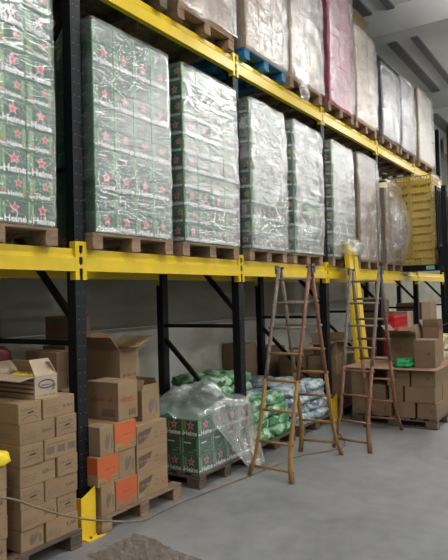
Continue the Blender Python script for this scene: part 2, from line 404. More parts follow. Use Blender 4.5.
def connector(side, h, zc):
    # half plate beside the middle of the post; notches leave pointed slots between two neighbours
    s = 1 if side == 'l' else -1
    p = [(.0,0)]
    zs = []
    n = 3
    p = [(.056,0),(.056,h)]
    p += [(.001,h),(.001,h-.03)]
    for k in range(n):
        z1 = h-.03-k*(h-.03)/n
        p += [(.019,z1),(.019,z1-.05),(.001,z1-.07),(.001,z1-(h-.03)/n)] if k < n-1 else [(.019,z1),(.019,z1-.04),(.016,0)]
    T = Matrix(((s,0,0,0),(0,0,-1,-.001),(0,1,0,zc-h/2),(0,0,0,1)))
    if s < 0: p = p[::-1]
    mb = MB(); mb.prism(p, 'yellow', T, .012)
    a, b = (.05,.056) if s > 0 else (-.056,-.05)
    mb.box(a, b, -.001, .05, zc-h/2, zc+h/2, 'yellow')
    return mb.mesh('end_connector')
LV = [(2.04, .17, .29, 2.13), (4.255, .18, .25, 4.355)]
bl = {}
BAYN = {-1:'leftmost bay', 0:'bay of the near green stacks', 1:'bay above the sacks', 2:'bay behind the farther ladder', 3:'bay above the red crates', 4:'farthest bay'}
for j, (zc, h, hc, zt) in enumerate(LV):
    body = beam_body(BAY-.112, h); cl, cr = connector('l', hc, zc), connector('r', hc, zc)
    for i in range(-1, 5):
        for rear in (0, 1):
            where = 'rear' if rear else 'front'
            t = thing('rack_beam', 'yellow %s rack beam of the %s shelf, %s' % (where, 'lower' if j == 0 else 'upper', BAYN[i]), 'rack beam', (i*BAY, D+.095 if rear else 0, 0), 0, 'yellow beams of the pallet rack')
            s = -1 if rear else 1
            o = link('beam', body, t, (.056,0,zt-h)); 
            a = link('end_connector', cl, t); b = link('end_connector', cr, t, (BAY,0,0))
            if rear:
                for q in (o,a,b): q.scale = (1,-1,1)
# post guards
def guard(i, label, y=-.1):
    t = thing('post_guard', label, 'post guard', (i*BAY, 0, 0), 0, 'yellow guards on the rack posts')
    mb = MB()
    T = Matrix(((1,0,0,0),(0,0,-1,-.07),(0,1,0,0),(0,0,0,1)))
    mb.prism([(-.10,0),(.035,0),(.035,.36),(-.10,.30)], 'guard', T, .008)
    T2 = Matrix(((0,0,-1,-.10),(-1,0,0,0),(0,1,0,0),(0,0,0,1)))
    mb.prism([(.078,0),(.078,.30),(-.03,.30),(-.10,.22),(-.10,0)], 'guard', T2, .008)
    mb.obj('shield', t)
    fp = MB().box(-.10,.075,-.14,-.07,0,.008,'guard').obj('foot_plate', t)
    for bx in (-.05,.03):
        q = MB(); q.tube([(bx,-.11,.008),(bx,-.11,.02)], .012, 'metal', 6); q.obj('bolt', fp)
guard(0, 'yellow steel guard at the foot of the near upright, beside the orange boxes')
guard(1, 'yellow steel guard half hidden by loose film beside the nearer ladder foot')
guard(2, 'yellow steel guard between the two stepladders at the end of the pale sacks')
guard(3, 'yellow steel guard hidden behind the aisle pallet of brown boxes')

# ================================================================== PALLETS
def pallet(label, x, y, z, w=.98, d=1.15, k='wood', rz=0, h=.125):
    t = thing('wooden_pallet', label, 'pallet', (x,y,z), rz, 'wooden pallets')
    key = (w,d,k,h)
    if key not in _pc:
        rr = random.Random(len(_pc)+3)
        boards = []
        nb = 7
        for i in range(nb):
            yc = -d/2+.05+(d-.1)*i/(nb-1); hw = .05 if i in (0,3,nb-1) else .042
            boards.append(('deck_board', MB().box(-w/2+rr.uniform(0,.006), w/2-rr.uniform(0,.006), yc-hw, yc+hw, h-.02, h, k).mesh('deck_board')))
        for xc in (-w/2+.055, 0, w/2-.055):
            boards.append(('stringer_board', MB().box(xc-.05,xc+.05,-d/2+.002,d/2-.002,h-.038,h-.0205,k).mesh('stringer_board')))
            boards.append(('bottom_board', MB().box(xc-.05,xc+.05,-d/2+.002,d/2-.002,0,.018,k).mesh('bottom_board')))
            for yc in (-d/2+.075, 0, d/2-.075):
                boards.append(('block', MB().box(xc-.053,xc+.053,yc-.07,yc+.07,.0185,h-.0385,k).mesh('block')))
        _pc[key] = boards
    for nme, me in _pc[key]: link(nme, me, t)
    return t
_pc = {}
Z1, Z2 = 2.1305, 4.3555
LZ1, LZ2 = Z1+.1255, Z2+.1255
PY = .5   # pallet centre on the rack

# ================================================================== WRAPS
def wrap(x0, x1, y0, y1, z0, z1, k, label, seed=0, r=.07, amp=.018, sag=.0, top=True, group='stretch film around the stacks', flare=None, holes=0):
    """crumpled film pulled round a load"""
    pts = []; g = .014
    X0,X1,Y0,Y1 = x0-g, x1+g, y0-g, y1+g
    def arcp(cx,cy,a0,n=5): return [(cx+r*math.cos(a0+i*math.pi/2/n), cy+r*math.sin(a0+i*math.pi/2/n)) for i in range(n+1)]
    def seg(a,b,n): return [(a[0]+(b[0]-a[0])*i/n, a[1]+(b[1]-a[1])*i/n) for i in range(1,n)]
    cs = [arcp(X1-r*.3,Y0+r*.3,-math.pi/2), arcp(X1-r*.3,Y1-r*.3,0), arcp(X0+r*.3,Y1-r*.3,math.pi/2), arcp(X0+r*.3,Y0+r*.3,math.pi)]
    r_ = r*.3
    cs = []
    for cx,cy,a0 in ((X1-r_,Y0+r_,-math.pi/2),(X1-r_,Y1-r_,0),(X0+r_,Y1-r_,math.pi/2),(X0+r_,Y0+r_,math.pi)):
        cs.append([(cx+r_*math.cos(a0+i*math.pi/8), cy+r_*math.sin(a0+i*math.pi/8)) for i in range(5)])
    loop = []
    for q in range(4):
        loop += cs[q]; loop += seg(cs[q][-1], cs[(q+1)%4][0], 22)
    n = len(loop); H = z1-z0; rows = max(12, int(H/.035)); cx,cy = (x0+x1)/2,(y0+y1)/2
    vs = []
    zs = [z0+.002+ (H+.012)*i/rows for i in range(rows+1)]
    for i, z in enumerate(zs):
        for (x,y) in loop:
            dx,dy = x-cx, y-cy; L = math.hypot(dx,dy); ux,uy = dx/L, dy/L
            p = Vector((x*2.2+seed*7.3, y*2.2, z*7))
            a = noise.fractal(p, .9, 2.1, 3)*.5+.5
            p2 = Vector((x*5+seed, y*5, z*16+ 3*x+3*y)); a2 = abs(noise.noise(p2))
            a3 = noise.noise(Vector((x*6+seed*3, y*6, z*6+seed)))*.5+.5
            o = amp*.5*max(0,a) + amp*.25*a2 + (amp*.8*a3 if amp > .018 else 0) + amp*.5*math.sin(math.pi*min(1,max(0,i/rows)))
            if flare: o += flare(x,y,z,i/rows)
            vs.append((x+ux*o, y+uy*o, z + .004*abs(noise.noise(Vector((x*9,y*9,seed))))))
    fs = [(i*n+j, i*n+(j+1)%n, (i+1)*n+(j+1)%n, (i+1)*n+j) for i in range(rows) for j in range(n)]
    if top:
        base = rows*n
        for s_, dz in ((.97,.012),(.85,.014)):
            b0 = len(vs)
            for j,(x,y) in enumerate(loop): vs.append((cx+(x-cx)*s_, cy+(y-cy)*s_, z1+dz+.006*noise.noise(Vector((x*7,y*7,seed+3)))))
            fs += [(base+j, base+(j+1)%n, b0+(j+1)%n, b0+j) for j in range(n)]
            base = b0
    mb = MB().add(vs, fs, k)
    o = mb.obj('stretch_wrap', None, True)
    return tag(o, label, 'plastic wrap', group)

# ================================================================== GREEN DRINK CASES
CW, CD, CH = .226, .385, .1655
def can_print(mb, x0, x1, T, y0=.02, y1=.15):
    mb.flat(rect(x0,x1,y0,y1), 'bottle', T, .0008)
    mb.flat(rect(x0+.1*(x1-x0),x0+.3*(x1-x0),y0,y1), 'greenlight', T, .0012)
    mb.flat(rect(x0+.2*(x1-x0),x1-.15*(x1-x0),y0+.02,y0+.055), 'brownprint', T, .0014)
def case_face(mb, kind, T, w_):
    h = CH; a = -w_/2
    # light edge strips where the printed cans sit
    if kind == 'A':
        mb.flat(rect(a+.004,a+.022,.008,h-.01), 'greenlight', T, .0008)
        mb.flat(rect(a+.03,a+.052,.06,h-.02), 'bottle', T, .0008)
        mb.flat(rect(a+.028,w_/2-.006,.006,h-.012), 'greendark', T, .0005)
        star(mb, .012, .108, .036, T)
        text(mb, 'Heine', -.072, w_/2-.008, .014, .062, 'white', T)
        mb.flat(rect(a+.006,a+.034,.02,.034), 'white', T, .0013)
    elif kind == 'B':
        can_print(mb, a+.02, a+.062, T); can_print(mb, w_/2-.034, w_/2-.008, T)
        star(mb, .045, .112, .029, T)
        text(mb, 'Heine', -.04, .078, .022, .056, 'white', T)
        mb.flat(rect(a+.012,-.048,.026,.036), 'white', T, .0013)
        mb.flat(rect(-.045,.074,.064,.076), 'greendark', T, .0008)
    elif kind == 'C':
        mb.flat(rect(a+.004,a+.02,.008,h-.01), 'greenlight', T, .0008)
        mb.flat(rect(a+.03,w_/2-.008,.006,h-.012), 'greendark', T, .0005)
        mb.flat(rect(-.07,.012,.108,.119), 'white', T, .0012)
        mb.flat(rect(w_/2-.02,w_/2-.008,.008,h-.01), 'greenlight', T, .0008)
        mb.flat(rect(-.02,.05,.026,.034), 'greenlight', T, .0012)
        mb.flat(rect(.03,.075,.05,.058), 'greenlight', T, .0012)
    else:  # end panel
        mb.flat(rect(a+.01,w_/2-.01,.006,h-.012), 'greendark', T, .0005)
        arc(mb, -.03+w_*.2, .095, .017, .017, .004, 0, 2*math.pi, 'brownprint', T, .0012)
        mb.flat(rect(-.075+w_*.2,-.052+w_*.2,.09,.1), 'white', T, .0012)
def case_mesh(kf, kl):
    mb = MB().cbox(-CW/2,CW/2,-CD/2,CD/2,0,CH-.001,'green',.005)
    case_face(mb, kf, FRONT(CD), CW); 
    T = LEFT(CW)
    # the long left side carries two panels
    for s in (-1, 1):
        T2 = T @ Matrix.Translation((s*CD/4, 0, 0)); case_face(mb, kl, T2, CD/2-.006)
    return mb.mesh('drink_case')
CM = {(a,b): case_mesh(a,b) for a,b in (('A','A'),('B','B'),('C','C'),('A','E'),('C','E'),('B','E'))}
backs = MB()
def case_stack(x0, z0, y0, layers, pats, phrase, group, cols=4, colskip=(), dep=3, extra_left=0, jit=.003, sx=1):
    W_ = CW*sx+.003
    for r in range(layers):
        kind = pats[r % len(pats)]
        for c in range(cols):
            if c in colskip: continue
            o = link('drink_case', CM[kind], None, (x0+CW*sx/2+c*W_+R.uniform(-jit,0)*.5, y0+CD/2+R.uniform(0,jit), z0+r*CH))
            o.scale = (sx,1,1)
            tag(o, 'green beer case, %s from left, layer %s, %s' % (ORD[c], ['one','two','three','four','five','six','seven','eight','nine','ten'][r], phrase), 'drink case', group)
        if dep > 1:
            for c in range(cols):
                for d in range(1, dep):
                    if c in (0,1) or d == dep-1 or r == layers-1:
                        xx = x0+c*W_; yy = y0+d*(CD+.004)
                        if extra_left and c == 0 and d < 1+extra_left:
                            o = link('drink_case', CM[kind], None, (xx+CW*sx/2, yy+CD/2, z0+r*CH))
                            tag(o, 'green beer case, second on left side, layer %s, %s' % (['one','two','three','four','five','six','seven','eight','nine','ten'][r], phrase), 'drink case', group)
                        else: backs.cbox(xx, xx+CW*sx, yy, yy+CD, z0+r*CH, z0+r*CH+CH-.001, 'green', .004)
FY = -.075
ST = [ # x0, phrase, patterns, pallet phrase, film
 (-1.215, 'in the leftmost wrapped stack', [('A','A'),('B','B')], 'under the leftmost stack of green cases', 'filmclear', range(0,0)),
 (.10, 'in wrapped stack right of near upright', [('A','E'),('C','E')], 'under the green stack just right of the near upright', 'film', ()),
 (1.225, 'in second wrapped stack right of near upright', [('A','A'),('B','B')], 'under the second green stack right of the near upright', 'film', ()),
 (2.43, 'in stack just right of guarded second upright', [('A','A'),('B','B')], 'under the green stack just right of the second upright', 'filmglare', ()),
 (3.48, 'in wrapped stack above the nearer ladder', [('A','A'),('B','B')], 'under the green stack above the nearer ladder', 'filmglare', ()),
 (4.69, 'in last green stack behind yellow upended beams', [('A','A'),('B','B')], 'under the last green stack, left of the yellow upended beams', 'filmglare', ()),
]
for i, (x0, ph, pats, pp, fk, sk) in enumerate(ST):
    sx = .86 if i >= 3 else 1
    W4 = 4*CW*sx+3*.003
    pallet('worn wooden pallet '+pp, x0+W4/2, PY, Z1, .98 if sx == 1 else .88)
    colskip = (0,) if i == 0 else ()
    layers = 10
    case_stack(x0, LZ1, FY, layers, pats, ph, 'green beer cases on the shelf pallets', colskip=colskip, sx=sx)
    wrap(x0, x0+W4, FY, FY+3*(CD+.004), LZ1, LZ1+layers*CH, fk, 'clear stretch film around the green stack, '+ph.replace('in ','',1), seed=i+1, amp=[.01,.014,.02,.035,.045,.022][i])
# the low stack on the floor
pallet('dark wooden pallet under the low green stack on the floor', 1.705, .41, 0, .95, 1.15, 'darkwood')
case_stack(1.255, .1255, -.145, 3, [('A','A'),('C','C')], 'in low stack on the floor', 'green beer cases on the floor pallet', dep=3, extra_left=1)
o = backs.obj('drink_case'); tag(o, 'remaining green beer cases in the rear rows of all the wrapped stacks', 'drink cases', None, 'stuff')

# ================================================================== CARDBOARD
def carton(name, w_, d, h, k, prints, seed, parent=None):
    mb = MB().cbox(-w_/2,w_/2,-d/2,d/2,0,h,k,.004)
    T, TL, TT = FRONT(d), LEFT(w_), TOP(h)
    mb.flat(rect(-w_/2+.002,w_/2-.002,-.003,.003), 'cardin', TT, .0006)
    mb.flat(rect(-w_/2+.004,w_/2-.004,-.028,-.004), 'tape', TT, .0004)
    for p in prints: p(mb, T, TL, w_, d, h, seed)
    return mb.mesh(name)
def p_long(mb, T, TL, w_, d, h, s):
    scribble(mb, -w_*.42, -w_*.05, h*.25, h*.62, 'inkgrey', T, s, 3)
    scribble(mb, w_*.12, w_*.42, h*.45, h*.75, 'ink', T, s+1, 1)
    mb.flat([(w_*.12,h*.40),(w_*.42,h*.46),(w_*.42,h*.49),(w_*.12,h*.43)], 'ink', T, .001)
    scribble(mb, -d*.3, d*.3, h*.3, h*.6, 'inkgrey', TL, s+2, 2)
def p_panels(mb, T, TL, w_, d, h, s):
    for q in (-.33, 0, .33):
        mb.flat(rect(w_*(q-.12),w_*(q+.12),h*.25,h*.6), 'inkgrey', T, .0006)
    scribble(mb, -w_*.42, w_*.42, h*.72, h*.85, 'ink', T, s, 1)
def p_short(mb, T, TL, w_, d, h, s):
    mb.flat([(-w_*.13,h*.47),(w_*.15,h*.49),(w_*.16,h*.56),(-w_*.10,h*.53)], 'slot', T, .001)
    mb.flat(rect(-w_/2+.003,w_/2-.003,h*.43,h*.455), 'cardin', T, .0008)
    scribble(mb, -w_*.4, w_*.3, h*.62, h*.85, 'inkgrey', T, s, 1)
    arc(mb, 0, h*.12, w_*.36, h*.25, h*.05, math.pi*.95, math.pi*.05, 'inkgrey', T)
def p_script(mb, T, TL, w_, d, h, s):
    scribble(mb, -w_*.40, w_*.40, h*.50, h*.74, 'inkred', T, s, 1)
    mb.flat(rect(-w_*.36,w_*.36,h*.47,h*.49), 'inkred', T, .001)
    for q in range(3): mb.flat(rect(w_*(.02+.13*q),w_*(.10+.13*q),h*.1,h*.26), 'ink', T, .001)
    scribble(mb, -d*.36, d*.3, h*.48, h*.72, 'inkred', TL, s+4, 1)
    mb.flat(rect(-d*.02,d*.40,h*.10,h*.28), 'ink', TL, .001); mb.flat(rect(0,d*.38,h*.12,h*.26), 'card2', TL, .0014)
    scribble(mb, d*.02, d*.36, h*.14, h*.24, 'ink', TL, s+5, 1, dz=.0018)
def p_swoosh(mb, T, TL, w_, d, h, s):
    pts = [(-w_*.46,h*.22),(-w_*.30,h*.28),(-w_*.10,h*.50),(-w_*.0,h*.82),(-w_*.46,h*.70)]
    mb.flat(pts, 'ink', T, .001)
    scribble(mb, -w_*.42, -w_*.08, h*.45, h*.66, 'card', T, s, 1, dz=.0015)
    scribble(mb, w_*.06, w_*.22, h*.3, h*.7, 'inkgrey', T, s+1, 2)
    scribble(mb, w_*.26, w_*.46, h*.2, h*.55, 'inkred', T, s+2, 3)
def p_orange(mb, T, TL, w_, d, h, s):
    x0, x1 = (-w_*.5+.003, w_*.5-.003)
    mb.flat([(x0,h*.28),(x0+w_*.3,h*.30),(x0+w_*.36,h*.2),(x0+w_*.44,h*.04),(x0+w_*.62,h*.06),(x0+w_*.66,h*.28),(x1,h*.34),(x1,h*.985),(x0,h*.985)], 'orange', T, .001)
    scribble(mb, -w_*.2, w_*.3, h*.5, h*.64, 'inkred', T, s, 1, dz=.0015)
    scribble(mb, -w_*.45, -w_*.15, h*.06, h*.2, 'inkgrey', T, s, 1); scribble(mb, w_*.2, w_*.46, h*.06, h*.26, 'inkgrey', T, s+2, 2)
    mb.flat(rect(-d/2+.003,d/2-.003,h*.4,h*.985), 'orange', TL, .001)
def p_bird(mb, T, TL, w_, d, h, s):
    mb.flat([(-w_*.12,h*.25),(0,h*.2),(w_*.2,h*.5),(w_*.25,h*.75),(w_*.05,h*.6),(-w_*.02,h*.75),(-w_*.15,h*.5)], 'inkgrey', T, .001)
    mb.flat(rect(w_*.28,w_*.38,h*.2,h*.6), 'inkgrey', T, .001)
def p_stamp(mb, T, TL, w_, d, h, s):
    arc(mb, -w_*.2, h*.5, .022, .022, .006, 0, 2*math.pi, 'ink', T)
    mb.flat(rect(-w_*.2-.012,-w_*.2+.012,h*.5-.012,h*.5+.012), 'ink', T, .001)
    arc(mb, d*.2, h*.5, .022, .022, .006, 0, 2*math.pi, 'ink', TL)
    mb.flat(rect(d*.2-.012,d*.2+.012,h*.5-.012,h*.5+.012), 'ink', TL, .001)
def p_leaf(mb, T, TL, w_, d, h, s):
    scribble(mb, -d*.3, d*.1, h*.55, h*.75, 'inkgreen', TL, s, 2); scribble(mb, -w_*.3, w_*.1, h*.55, h*.75, 'inkgreen', T, s, 2)
def p_edge(mb, T, TL, w_, d, h, s):
    scribble(mb, -w_*.35, w_*.2, h*.4, h*.6, 'ink', T, s, 1); scribble(mb, -d*.3, d*.2, h*.4, h*.6, 'ink', TL, s, 1)
_ccache = {}
def box(label, x0, x1, y0, y1, z0, z1, k='card', prints=(), group=None, rz=0, cat='box'):
    key = (round(x1-x0,3), round(y1-y0,3), round(z1-z0,3), k, tuple(p.__name__ for p in prints), R.randrange(3) if prints else 0)
    if key not in _ccache: _ccache[key] = carton('cardboard_box', x1-x0, y1-y0, z1-z0, k, prints, len(_ccache))
    o = link('cardboard_box', _ccache[key], None, ((x0+x1)/2, (y0+y1)/2, z0), rz)
    return tag(o, label, cat, group)
def open_box(label, x0, x1, y0, y1, z0, z1, k='card', prints=(), flaps=(('f',.16,60),('b',.16,60),('l',.14,80),('r',.14,20)), group=None, rz=0):
    """open carton; flap = side, length, degrees from straight up outwards"""
    w_, d, h = x1-x0, y1-y0, z1-z0; th = .005
    t = thing('open_cardboard_box', label, 'box', ((x0+x1)/2,(y0+y1)/2,z0), rz, group)
    mb = MB()
    mb.box(-w_/2,w_/2,-d/2,-d/2+th,0,h,k); mb.box(-w_/2,w_/2,d/2-th,d/2,0,h,k)
    mb.box(-w_/2,-w_/2+th,-d/2+th,d/2-th,0,h,k); mb.box(w_/2-th,w_/2,-d/2+th,d/2-th,0,h,k)
    mb.box(-w_/2+th,w_/2-th,-d/2+th,d/2-th,0,th,'cardin')
    for p in prints: p(mb, FRONT(d), LEFT(w_), w_, d, h, 5)
    mb.obj('carton_body', t)
    for s, L, ang in flaps:
        a = math.radians(ang); q = MB()
        n_ = {'f':(0,-1),'b':(0,1),'l':(-1,0),'r':(1,0)}[s]
        W = w_ if s in 'fb' else d
        ax = Vector((n_[0],n_[1],0)); tv = Vector((abs(n_[1]),abs(n_[0]),0)); dv = Vector((0,0,1))*math.cos(a)+ax*math.sin(a)
        base = ax*((d if s in 'fb' else w_)/2) + Vector((0,0,h))
        nn = (dv.cross(tv)).normalized()*th
        c0 = [base-tv*(W/2-.002), base+tv*(W/2-.002), base+tv*(W/2-.012)+dv*L, base-tv*(W/2-.012)+dv*L]
        c1 = [p+nn for p in c0]
        q.add(c0+c1, [(0,1,2,3),(7,6,5,4),(0,4,5,1),(1,5,6,2),(2,6,7,3),(3,7,4,0)], k)
        q.obj('flap', t)
    return t

# ---- near left pallet of printed cartons
pallet('worn dark pallet under the near left stack of printed cartons', -.67, .43, 0, 1.02, 1.15, 'darkwood')
z = .1255; hs = .1365
xl, xr = -.665, -.185
for r in range(7):
    sp = -.475 if r % 2 == 0 else -.37
    o1 = R.uniform(-.006,.0); o2 = R.uniform(-.004,.004)
    fy = -.125
    if r % 2 == 0:   # left short end, right long side
        pr = [(p_short,), (p_long,)] if r != 0 else [(p_bird,), (p_long,)]
    else: pr = [(p_long,), (p_short,)]
    if r == 4: pr = [(p_short,), (p_panels,)]
    lay = ['bottom','second','third','fourth','fifth','sixth','top'][r]
    box('tan printed carton, left one of the %s layer, stack beside the near yellow guard' % lay, xl+o1, sp-.006, fy+R.uniform(-.012,.006), fy+.36, z, z+hs-.001, 'card', pr[0], 'tan cartons on the near left pallet', R.uniform(-.012,.012))
    box('tan printed carton, right one of the %s layer, stack beside the near yellow guard' % lay, sp+.006, xr+o2, fy+R.uniform(-.012,.008), fy+.37, z, z+hs-.001, 'card', pr[1], 'tan cartons on the near left pallet', R.uniform(-.012,.012))
    for q, (a, b) in enumerate(((xl,-.42),(-.41,xr))):
        box('tan carton, rear row of the near left pallet, layer %s, %s' % (lay, ['left','right'][q]), a, b, .27, .66, z, z+hs-.001, 'card', (p_long,), 'tan cartons on the near left pallet')
    z += hs
ZT0 = z
# short stack at the frame's left edge
for r in range(4):
    box('tan carton at the left edge of the floor stacks, %s from bottom' % ORD[r], -1.16, -.775+R.uniform(-.01,.0), -.15+R.uniform(-.01,.01), .25, .1255+r*.15, .1255+r*.15+.149, 'card', (p_short,) if r % 2 else (p_long,), 'low left edge cartons')
    box('tan carton behind the left edge floor stack, %s from bottom' % ORD[r], -1.16, -.78, .27, .66, .1255+r*.15, .1255+r*.15+.149, 'card', (p_long,), 'low left edge cartons')
for r in range(4, 7):
    box('tan carton behind the left edge floor stack, %s from bottom' % ORD[r], -1.16, -.70, .27, .66, .1255+r*.15, .1255+r*.15+.149, 'card', (p_long,), 'low left edge cartons')

# lumpy bags
def lump(name, label, cat, cx, cy, cz, sx, sy, sz, k, seed, group=None, amp=.18, rz=0, flat=.6, twist=None):
    mb = MB(); nu, nv = 26, 14; vs = []
    for j in range(nv+1):
        ph = -math.pi/2+math.pi*j/nv
        for i in range(nu):
            th = 2*math.pi*i/nu
            def pw(v, e): return math.copysign(abs(v)**e, v)
            x, y, zz = pw(math.cos(ph),.65)*pw(math.cos(th),.6), pw(math.cos(ph),.65)*pw(math.sin(th),.6), pw(math.sin(ph), .8)
            q = 1+amp*noise.fractal(Vector((x*1.8+seed*3.1, y*1.8, zz*1.8)), .8, 2, 3)+amp*.35*noise.noise(Vector((x*6+seed,y*6,zz*6)))
            if zz < 0: zz *= 1
            X, Y, Z_ = x*q*sx/2, y*q*sy/2, zz*q*sz/2
            Z_ = max(Z_, -sz/2*flat)
            vs.append((X, Y, Z_+sz/2*flat))
    fs = [(j*nu+i, j*nu+(i+1)%nu, (j+1)*nu+(i+1)%nu, (j+1)*nu+i) for j in range(nv) for i in range(nu)]
    mb.add(vs, fs, k)
    o = mb.obj(name, None, True, (cx,cy,cz)); o.rotation_euler = (0,0,rz)
    return tag(o, label, cat, group)
lump('plastic_bag', 'bright yellow plastic bag on the carton stack at the left edge', 'bag', -.87, -.06, .1255+.60, .26, .2, .12, 'yellowbag', 3)
# on top of the near left stack
t = open_box('pale printed open carton with oval logo on the near left stack', -.50, -.31, -.08, .34, ZT0, ZT0+.155, 'cardlight', (), (('l',.12,100),('f',.13,-35),('b',.1,40),('r',.1,-30)))
mb = MB(); T = FRONT(.42)
arc(mb, 0, .095, .07, .032, .009, 0, 2*math.pi, 'blueink', T, .002); scribble(mb, -.045,.045,.085,.105,'blueink',T,4,1,dz=.002)
mb.flat([(.045,.05),(.07,.05),(.08,.085),(.06,.095)], 'inkgreen', T, .002); scribble(mb,-.08,.08,.015,.035,'inkgreen',T,8,1,dz=.002)
mb.obj('printed_logo', [c for c in t.children if c.name.startswith('carton_body')][0])
TL = LEFT(.19); mb = MB()
for q in (.03,.06,.09,.12): mb.flat(rect(-.2,.2,q,q+.012), 'ink', TL, .002)
mb.obj('printed_stripe', [c for c in t.children if c.name.startswith('carton_body')][0])
for q in range(4):
    o = lump('packet', 'small yellow packet inside the pale open carton, %s from front' % ORD[q], 'packet', -.41+.03*(q%2), -.02+.09*q, ZT0+.105, .1, .08, .06, 'yellowbag', 20+q, 'packets in the open carton')
box('tall tan carton against the near upright on top of the stack', -.12, .06, .14, .50, ZT0, ZT0+.275, 'card2', (p_script,))
box('dark tan carton at the back left of the near left stack top', -.62, -.24, .40, .66, ZT0, ZT0+.22, 'card2', (p_long,))
box('flat tan carton at the left of the near stack top, under the red bag', -1.1, -.70, .30, .66, ZT0+.10, ZT0+.235, 'card', (p_long,))
lump('net_bag', 'dark red net bag of packets at the left edge on the cartons', 'bag', -.42, .52, ZT0+.2205, .3, .2, .15, 'redbag', 8)

# ---- second pallet: orange-printed and leaf-printed cartons
pallet('wooden pallet under the orange printed cartons', .52, .43, 0, .96, 1.13, 'wood')
z = .1255; h = .22
for r in range(3):
    lay = ['bottom','middle','top'][r]; sp = .21 if r != 1 else .26
    g = 'orange printed cartons on the second pallet'
    if r == 1:
        box('carton with orange printed front, left in the %s row beside the guard' % lay, -.02+.05, sp-.004, -.11, .27, z, z+h-.001, 'card', (p_orange,), g)
        box('tan carton with grey bird print in the %s row of orange boxes' % lay, sp+.004, .455, -.10, .27, z, z+h-.001, 'card', (p_bird,), g)
    else:
        box('tan carton with grey bird print in the %s row next to the upright' % lay, .06, sp-.004, -.11, .27, z, z+h-.001, 'card', (p_bird,), g)
        box('carton with orange printed front, right in the %s row beside the leaf-print boxes' % lay, sp+.004, .455, -.112, .27, z, z+h-.001, 'card', (p_orange,), g)
    box('tan carton behind the orange boxes, %s row' % lay, .06, .455, .285, .66, z, z+h-.001, 'card', (p_bird,), g)
    z += h
z = .1255; h2 = .196
for r in range(3):
    lay = ['bottom','middle','top'][r]
    box('tan carton with dark leaf-shaped print, %s of three' % lay, .475, .86, -.10, .24, z, z+h2-.001, 'card', (p_swoosh,), 'cartons with the dark leaf print')
    box('tan carton behind the leaf-print column, %s of three' % lay, .475, .86, .26, .62, z, z+h2-.001, 'card', (p_swoosh,), 'cartons with the dark leaf print')
    z += h2
ZL = .1255+3*h2; ZO = .1255+3*h
box('big tan carton with red script print resting on the orange boxes', .29, .515, -.085, .26, ZO, ZO+.30, 'card', (p_script,), None)
box('tan carton beside the big script carton next to the near upright', .065, .275, .30, .62, ZO, ZO+.25, 'card2', (p_script,))
open_box('large tan open carton with flaps up behind the big script carton', .70, .94, .28, .68, ZL, ZL+.585, 'card', (p_script,), (('f',.15,80),('l',.15,40),('r',.24,68),('b',.14,10)))
open_box('small open tan carton beside the large film heap', .64, .865, -.02, .22, ZL, ZL+.25, 'card', (p_bird,), (('f',.05,5),('l',.10,-30),('r',.10,-20),('b',.10,5)))
box('orange topped carton lying at the back on the second pallet', .45, .95, .69, .99, .1255, 1.34, 'card2', (), None)
box('flat carton with orange panel lying on top at the back', .78, 1.0, .70, .98, 1.341, 1.41, 'card', (p_orange,))
box('tall brown carton at the back behind the near upright', .56, .76, .69, 1.08, 1.341, 1.60, 'card2', (p_script,))

# ---- loose film heap over the low green stack
def heap():
    x0, x1, y0, y1 = 1.05, 2.3, -.42, .9
    nx, ny = 88, 84; vs = []; fs = []
    top = .1255+3*CH
    for j in range(ny+1):
        for i in range(nx+1):
            x = x0+(x1-x0)*i/nx; y = y0+(y1-y0)*j/ny
            bx0, bx1, by0 = 1.255, 2.17, -.145
            out = max(bx0-x-.0, x-bx1, by0-y, 0)
            inside = x > bx0-.02 and x < bx1+.02 and y > by0-.02
            rad = math.exp(-(((x-1.72)/.36)**2+((y-.22)/.36)**2))
            n1 = noise.fractal(Vector((x*3.2,y*3.2,1.7)),1.1,2.1,3); n2 = abs(noise.noise(Vector((x*9,y*6,4))))
            z = top+.028+.22*rad*(1+.35*n1)+.03*n2+.05*max(0,n1)
            vs.append((x,y,z))
    # push the outside of the sheet down the sides as pleats
    V = []
    for (x,y,z) in vs:
        n1 = noise.noise(Vector((x*9,y*9,2))); n3 = noise.noise(Vector((x*3,y*3,7)))
        dr = max(x-2.17, 0); df = max(-.145-y, 0); dl = max(1.255-x, 0)
        # front: pleats hang lower towards the right end
        hang = min(1, max(0,(x-1.42)/.42)) 
        if df > 0:
            s = df/.275
            z = (.1255+3*CH+.03) - s*(.03+ (.57+.10*n3)*hang)
            y = -.155 - .05*s*hang*(1+.6*n1) - (.09*hang*s*s) - .02*abs(n1)
            if hang < .08: z += .02
            z = max(z, .012+.02*abs(n1))
        if dr > 0:
            s = dr/.13
            z = min(z, (.1255+3*CH+.03) - s*(.50+.05*n3)); x = 2.18+.03*s*(1+n1)+.015*abs(n3); z = max(z, .02)
        if dl > 0:
            s = min(1, dl/.2)
            z = min(z, (.1255+3*CH+.035) + .12*s*(.5+.5*n3)); x = 1.25-dl*.5
            if y < .1: z = .1255+3*CH+.03-.03*s; x = 1.25-.03*s
        V.append((x,y,z))
    for j in range(ny):
        for i in range(nx):
            a = j*(nx+1)+i; fs.append((a,a+1,a+nx+2,a+nx+1))
    o = MB().add(V, fs, 'filmlight').obj('plastic_sheet', None, True)
    tag(o, 'crumpled clear plastic sheet heaped over the low green stack', 'plastic sheet')
heap()
wrap(1.255, 1.255+4*CW+.009, -.145, -.145+3*(CD+.004), .1255, .1255+3*CH, 'filmclear', 'clear film around the low green stack on the floor', seed=21, amp=.01, top=False)

